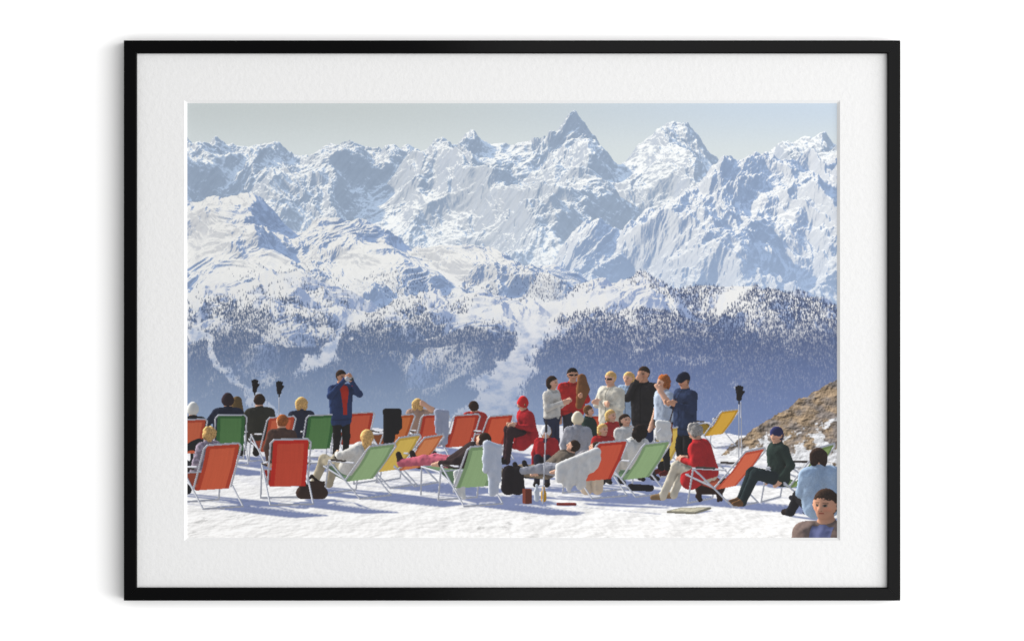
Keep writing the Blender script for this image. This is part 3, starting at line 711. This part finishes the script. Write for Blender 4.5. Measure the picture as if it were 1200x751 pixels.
    deck_chair('pale green deck chair with the fair haired sunbather in white',420,580,222,PGRN,rec=42)
    person('sunbather with fair hair and a white jumper lying in the pale green chair',410,577,222,pose='sit',jacket=(236,232,224),trousers=(188,176,150),hair='blond',hairstyle='long',rec=40,seat=.20,legs='chair',armR=((.16,.06,.66),(.06,.16,.56)),headturn=-30)
    deck_chair('empty yellow deck chair between the pale green and the pale orange ones',452,568,228,YEL,rec=40)
    deck_chair('empty pale orange deck chair beside the yellow one',478,566,232,ORG,rec=42)
    deck_chair('pale green deck chair with a foot rest and a white jacket hung on it',552,589,208,PGRN,rec=34,foot=True)
    person('sunbather in pink trousers with legs up on the foot rest',533,580,236,pose='sit',jacket=(60,46,46),trousers=(206,104,122),hair='dark',rec=58,seat=.27,legs='out',shoes=(50,38,36))
    cloth('printed_jacket','white jacket hanging down beside the pale green chair with a foot rest',579,593,(-.10,.86),(.05,.80),-.1,[.40,.74,.66,.50],.050,(206,212,224),seed=11)
    cloth('printed_scarf','white scarf hung at the left side of the foot rest chair',537,586,(-.03,.42),(.05,.42),-.3,[.26,.32],.035,(226,226,222),seed=12)
    blob('printed_rucksack','black rucksack standing on the snow right of the white jacket',601,580,[((-.07,0,.10),(-.06,0,.34),.10,.09),((.07,0,.10),(.06,0,.34),.10,.09),((0,-.06,.12),(0,-.06,.22),.09,.08)],(40,34,38))
    box('printed_box','small brown wooden box on the snow in front of the rucksack',618,590,.05,.05,.20,(120,62,48),face=24)
    blob('printed_bottle','clear glass bottle on the snow beside the wooden box',629,587,[((0,0,.03),(0,0,.13),.036,.036),((0,0,.13),(0,0,.22),.022,.014)],(205,212,220),sm=.02)
    blob('printed_bottle','amber bottle on the snow next to the clear bottle',637,588,[((0,0,.03),(0,0,.12),.034,.034),((0,0,.12),(0,0,.2),.02,.014)],(214,160,40),sm=.02)
    # seated and standing group in the middle
    person('seated person in a hooded red coat at the left of the central group',621,541,-64,Hs=1.62,pose='sit',jacket=(190,40,48),trousers=(60,40,44),hat='beanie',hatcol=(200,44,44),rec=-14,seat=.27,coat=True,legs='cross',armR='hold',armL='hold')
    person('standing person in a white jumper with dark bobbed hair holding a cup',647,546,62,Hs=1.60,armR='hold',armL='hold',jacket=(232,226,216),trousers=(46,52,76),hair='dark',hairstyle='bob',seed=3)
    person('standing person in a red jumper and sunglasses with a brown jacket on the arm',671,541,14,Hs=1.72,armR='hold',armL='sides',jacket=(206,44,40),trousers=(50,50,60),hair='black',glasses=True,wide=1.1,skin=SKT)
    drape('printed_jacket','brown jacket carried by the person in the red jumper',682,541,[(.0,-.18,1.55),(.02,-.2,1.35),(-.05,-.2,1.05)],[.08,.11,.06],(128,86,54),seed=21)
    deck_chair('red deck chair behind the boy in green',692,536,200,RED,rec=34)
    person('child with a white headband and red sleeves sitting low in the group',640,566,-10,Hs=1.26,pose='sit',jacket=(188,40,46),trousers=(50,46,60),hair='brown',hairstyle='bob',rec=0,seat=.24,legs='cross',inner=(44,46,70),hat='beanie',hatcol=(222,222,226))
    person('seated person with a cream knit hat and grey jumper seen from behind',678,560,170,Hs=1.52,pose='sit',jacket=(176,176,184),hat='beanie',hatcol=(226,214,186),rec=8,seat=.24,hair='red')
    person('boy in dark green sitting with his face turned right',692,548,78,Hs=1.42,pose='sit',jacket=(44,62,56),trousers=(40,40,46),hair='brown',rec=4,seat=.30)
    person('standing person with fair hair, sunglasses and a cream jumper',716,551,-40,Hs=1.70,armR='fold',armL='fold',jacket=(236,228,210),trousers=(222,214,196),hair='blond',glasses=True,wide=1.12,bare=False,coat=True)
    person('girl with fair hair and a red top among the chairs',719,556,50,Hs=1.40,pose='sit',jacket=(196,50,50),hair='blond',hairstyle='bob',rec=6,seat=.30)
    person('standing person in pale blue at the back of the group',737,536,-30,Hs=1.62,jacket=(176,198,224),trousers=(176,198,224),hair='blond',hairstyle='bob',coat=True)
    person('standing person in a black cardigan with a hand at the chin',755,549,-26,Hs=1.78,armR='sides',armL='chin',jacket=(42,38,40),trousers=(44,54,86),hair='dark',coat=True,wide=1.08,skin=SKT)
    person('standing person with ginger curls and a pale grey top, back to the cap wearer',778,556,-60,Hs=1.66,armR='lift',armL='sides',jacket=(192,204,222),trousers=(36,34,36),hair='red',hairstyle='curly',bare=True,shoes=(96,40,36))
    oid,an=person('standing person in a navy jacket and flat cap holding a small camera',803,558,-52,Hs=1.70,armR='hold',armL='hold',jacket=(46,60,92),trousers=(34,32,34),hat='cap',hatcol=(30,34,50),coat=True,wide=1.1,skin=SKT,nod=.25)
    ci=new_id('printed_camera','small camera in the hands of the person in the flat cap'); c0=an.w(0,.175*1.68,.735*1.68); tube(an,c0-an.rt*.05,c0+an.rt*.05,.04,C(70,66,66),ci,False,.3)
    oid=new_id('printed_camera_case','brown leather camera case hanging from the person in the flat cap'); a2=Anchor(784,557,0.); tube(a2,np.array([0,-.25,.62]),np.array([0,-.25,.86]),.065,C(150,84,62),oid); tube(a2,np.array([0,-.25,.86]),np.array([.12,-.2,1.3]),.010,C(60,40,34),oid)
    # front chairs of the central group
    deck_chair('red deck chair covered with a white blanket in the central group',698,580,214,(204,62,46),rec=36,foot=False)
    cloth('printed_blanket','white blanket thrown over the red chair in the central group',690,582,(-.42,.50),(.12,.72),-.5,[.16,.36,.28,.46,.24,.20],.055,(226,224,220),seed=31)
    person('sunbather in grey trousers and heavy black boots stretched out under the white blanket',666,582,250,Hs=1.42,pose='sit',jacket=(150,146,150),trousers=(168,168,176),hair='dark',rec=56,seat=.26,legs='out',shoes=(40,34,34))
    deck_chair('yellow deck chair with a white towel behind the pale green one',771,556,214,YEL,rec=36)
    cloth('printed_towel','white towel draped over the back of the yellow deck chair',779,556,(-.10,.92),(.06,.90),-.46,[.30,.46,.36],.045,(226,224,220),seed=33)
    deck_chair('pale green deck chair in front of the yellow one in the central group',744,578,222,PGRN,rec=40)
    person('dark haired sunbather in a white shirt in the central pale green chair',730,574,222,pose='sit',jacket=(238,236,230),trousers=(44,42,50),hair='black',hairstyle='curly',rec=38,seat=.22,armR=((.16,.06,.66),(.06,.16,.56)))
    blob('printed_basket','pale straw basket on the snow under the central chairs',693,578,[((-.07,0,.06),(-.07,0,.22),.085,.095),((.09,0,.06),(.09,0,.22),.08,.09)],(226,204,178),sm=.03)
    blob('printed_case','flat black camera case lying on the snow',752,575,[((-.16,0,.05),(.14,.02,.04),.05,.045)],(38,36,40))
    oid=new_id('printed_ski_pole','thin ski pole stuck in the snow in front of the central group'); a2=Anchor(636,590,0.); tube(a2,np.array([0,0,0.]),np.array([.05,0,1.12]),.009,METAL,oid,gloss=.3); tube(a2,np.array([.046,0,1.0]),np.array([.05,0,1.14]),.017,C(60,56,60),oid)
    blob('printed_strap','red leather strap lying on the snow near the bottles',664,592,[((-.12,0,.015),(.12,.02,.015),.016,.016)],(150,60,52))
    # more of the crowd packed low among the central chairs
    person('child in a bright red jumper sitting low behind the red chair with the blanket',708,562,20,Hs=1.3,pose='sit',jacket=(196,46,44),trousers=(48,46,60),hair='blond',hairstyle='bob',rec=4,seat=.22,headturn=20)
    person('sunbather in beige trousers and ski boots lying at the left of the central group',640,572,262,Hs=1.5,pose='sit',jacket=(120,108,96),trousers=(150,134,112),hair='dark',rec=52,seat=.16,legs='out',shoes=(40,36,38))
    deck_chair('red deck chair facing away in the middle of the central group',716,552,196,(196,64,46),rec=36)
    person('dark haired person in a white top leaning on the red chair in the middle',738,558,30,Hs=1.45,pose='sit',jacket=(226,222,216),trousers=(60,56,60),hair='dark',hairstyle='bob',rec=16,seat=.24)
    blob('printed_bag','dark bag lying between the central group and the rucksack',628,560,[((-.14,0,.08),(.14,0,.08),.09,.08),((0,0,.15),(.02,0,.19),.05,.04)],(48,42,46))
    cloth('printed_jumper','cream jumper laid over the arm of the central pale green chair',722,574,(-.12,.56),(.12,.60),-.35,[.22,.30,.18],.05,(218,210,196),seed=41)
    # right side
    deck_chair('yellow deck chair leaning far back behind the flat cap wearer',836,522,224,(224,172,52),rec=42)
    pole('ski pole standing right, in front of the rocks',866,545,1.22,tilt=.01)
    oid=new_id('printed_ski_pole','second ski pole standing beside the glove at the right'); a2=Anchor(870,545,0.); tube(a2,np.array([0,0,0.]),np.array([-.02,0,1.12]),.009,METAL,oid,gloss=.3)
    person('seated person in a red jacket with grey curls leaning over the knees',830,588,-112,Hs=1.56,pose='sit',jacket=(206,44,48),trousers=(216,206,186),hair='grey',hairstyle='curly',rec=-20,seat=.24,coat=True,nod=.5,shoes=(140,112,80),armR='hold',armL='hold',wide=1.1)
    deck_chair('coral deck chair with armrests under the person in the red jacket',849,590,236,(224,96,70),rec=42)
    blob('printed_dog','small dark dog standing on the snow under the coral chair',833,588,[((-.14,0,.17),(.12,0,.18),.065,.075),((.14,0,.20),(.20,0,.27),.05,.045),((.20,0,.28),(.28,0,.25),.045,.025),((.17,.03,.30),(.16,.04,.22),.018,.022),((-.14,.03,.15),(-.18,.03,.08),.032,.022),((-.18,.03,.08),(-.15,.03,.02),.02,.018),((-.13,-.04,.15),(-.16,-.04,.08),.032,.022),((-.16,-.04,.08),(-.13,-.04,.02),.02,.018),((.11,.03,.15),(.11,.03,.02),.026,.018),((.14,-.04,.15),(.15,-.04,.02),.026,.018),((-.18,0,.2),(-.29,0,.27),.018,.010)],(54,36,30),sm=.03)
    mat_on_snow('straw coloured mat lying flat on the snow',806,598,[(-.26,-.22,.02),(.10,-.34,.02),(.30,.0,.04),(-.10,.06,.02)],(206,198,172))
    deck_chair('green deck chair half hidden behind the person in dark green',934,588,244,(128,156,96),rec=38)
    person('seated person in dark green with a navy head scarf and brown suede boots',914,589,-62,Hs=1.56,pose='sit',jacket=(44,60,54),trousers=(40,52,54),hat='scarf',hatcol=(44,46,86),rec=-4,seat=.21,shoes=(116,84,56),legs='chair',armR='pocket',armL='pocket',headturn=28)
    person('person in a pale blue jacket crouching at the right edge, face turned away',964,612,206,Hs=1.62,pose='sit',jacket=(180,204,230),hair='dark',hairstyle='bob',rec=-10,seat=.10,wide=1.25,headturn=-20,armR='fold',armL='hold')
    oid=new_id('printed_ski','tip of a ski lying on the snow at the lower right'); a2=Anchor(940,600,0.); quad(a2,[np.array([-.12,.2,.10]),np.array([-.04,.22,.10]),np.array([.28,-.16,.03]),np.array([.20,-.2,.03])],lambda u,v:np.broadcast_to(C(186,190,204),u.shape+(3,)),oid,0.); tube(a2,np.array([-.14,.23,.16]),np.array([-.08,.2,.10]),.03,C(60,60,70),oid)
    person('close person with short dark hair and a grey brown jacket cut off by the lower right corner',969,829,-24,Hs=1.70,k=152.,jacket=(132,112,104),trousers=(60,56,60),hair='dark',skin=SKT,inner=(110,116,156),shad=False,wide=1.2)
img, ids = picture()
CV.info.update({1: ('printed_sky', 'pale grey blue sky of the print'), 2: ('printed_mountain_range', 'hazy snow covered mountain range of the print'), 3: ('printed_forest_slope', 'wooded snowy slopes below the printed mountains'), 4: ('printed_snow_terrace', 'sunlit trodden snow terrace of the print'), 5: ('printed_rock_bank', 'brown rocky bank with snow at the right of the print')})
def ink_mesh(name, label, m):
    """the inked dots of one depicted thing: a flat patch of the sheet with its own colours"""
    jj, ii = np.nonzero(m); n = len(jj)
    c = np.stack([(jj+1)*(PW+1)+ii, (jj+1)*(PW+1)+ii+1, jj*(PW+1)+ii+1, jj*(PW+1)+ii], 1).astype(np.int64)
    used = np.zeros((PW+1)*(PH+1), bool); used[c.ravel()] = True; idx = np.cumsum(used)-1; w = np.nonzero(used)[0]
    px = PX0+(w % (PW+1))*(PX1-PX0)/PW; py = PY0+(w//(PW+1))*(PY1-PY0)/PH
    vv = np.stack([(px-600)*MM, np.full(len(w), YP), (375.5-py)*MM], 1)-OFF
    me = bpy.data.meshes.new(name); me.vertices.add(len(w)); me.vertices.foreach_set('co', vv.astype(f32).ravel())
    me.loops.add(4*n); me.loops.foreach_set('vertex_index', idx[c.ravel()].astype(np.int32))
    me.polygons.add(n); me.polygons.foreach_set('loop_start', np.arange(0, 4*n, 4, dtype=np.int32))
    try: me.polygons.foreach_set('loop_total', np.full(n, 4, np.int32))
    except Exception: pass
    at_ = me.attributes.new('ink', 'FLOAT_COLOR', 'FACE')
    rgba = np.ones((n, 4), f32); rgba[:, :3] = img[jj, ii]*INK; at_.data.foreach_set('color', rgba.ravel())
    me.update(calc_edges=True); me.materials.append(m_ink)
    o = bpy.data.objects.new(name, me); col.objects.link(o); o.parent = sheet; o['label'] = label
    return o
small = np.array([i for i in CV.info if i > 9 and (ids == i).sum() < 12])
if len(small):
    ids[np.isin(ids, small)] = 4
for i, (nm, lb) in sorted(CV.info.items()):
    m = ids == i
    if m.any(): ink_mesh(nm, lb, m)
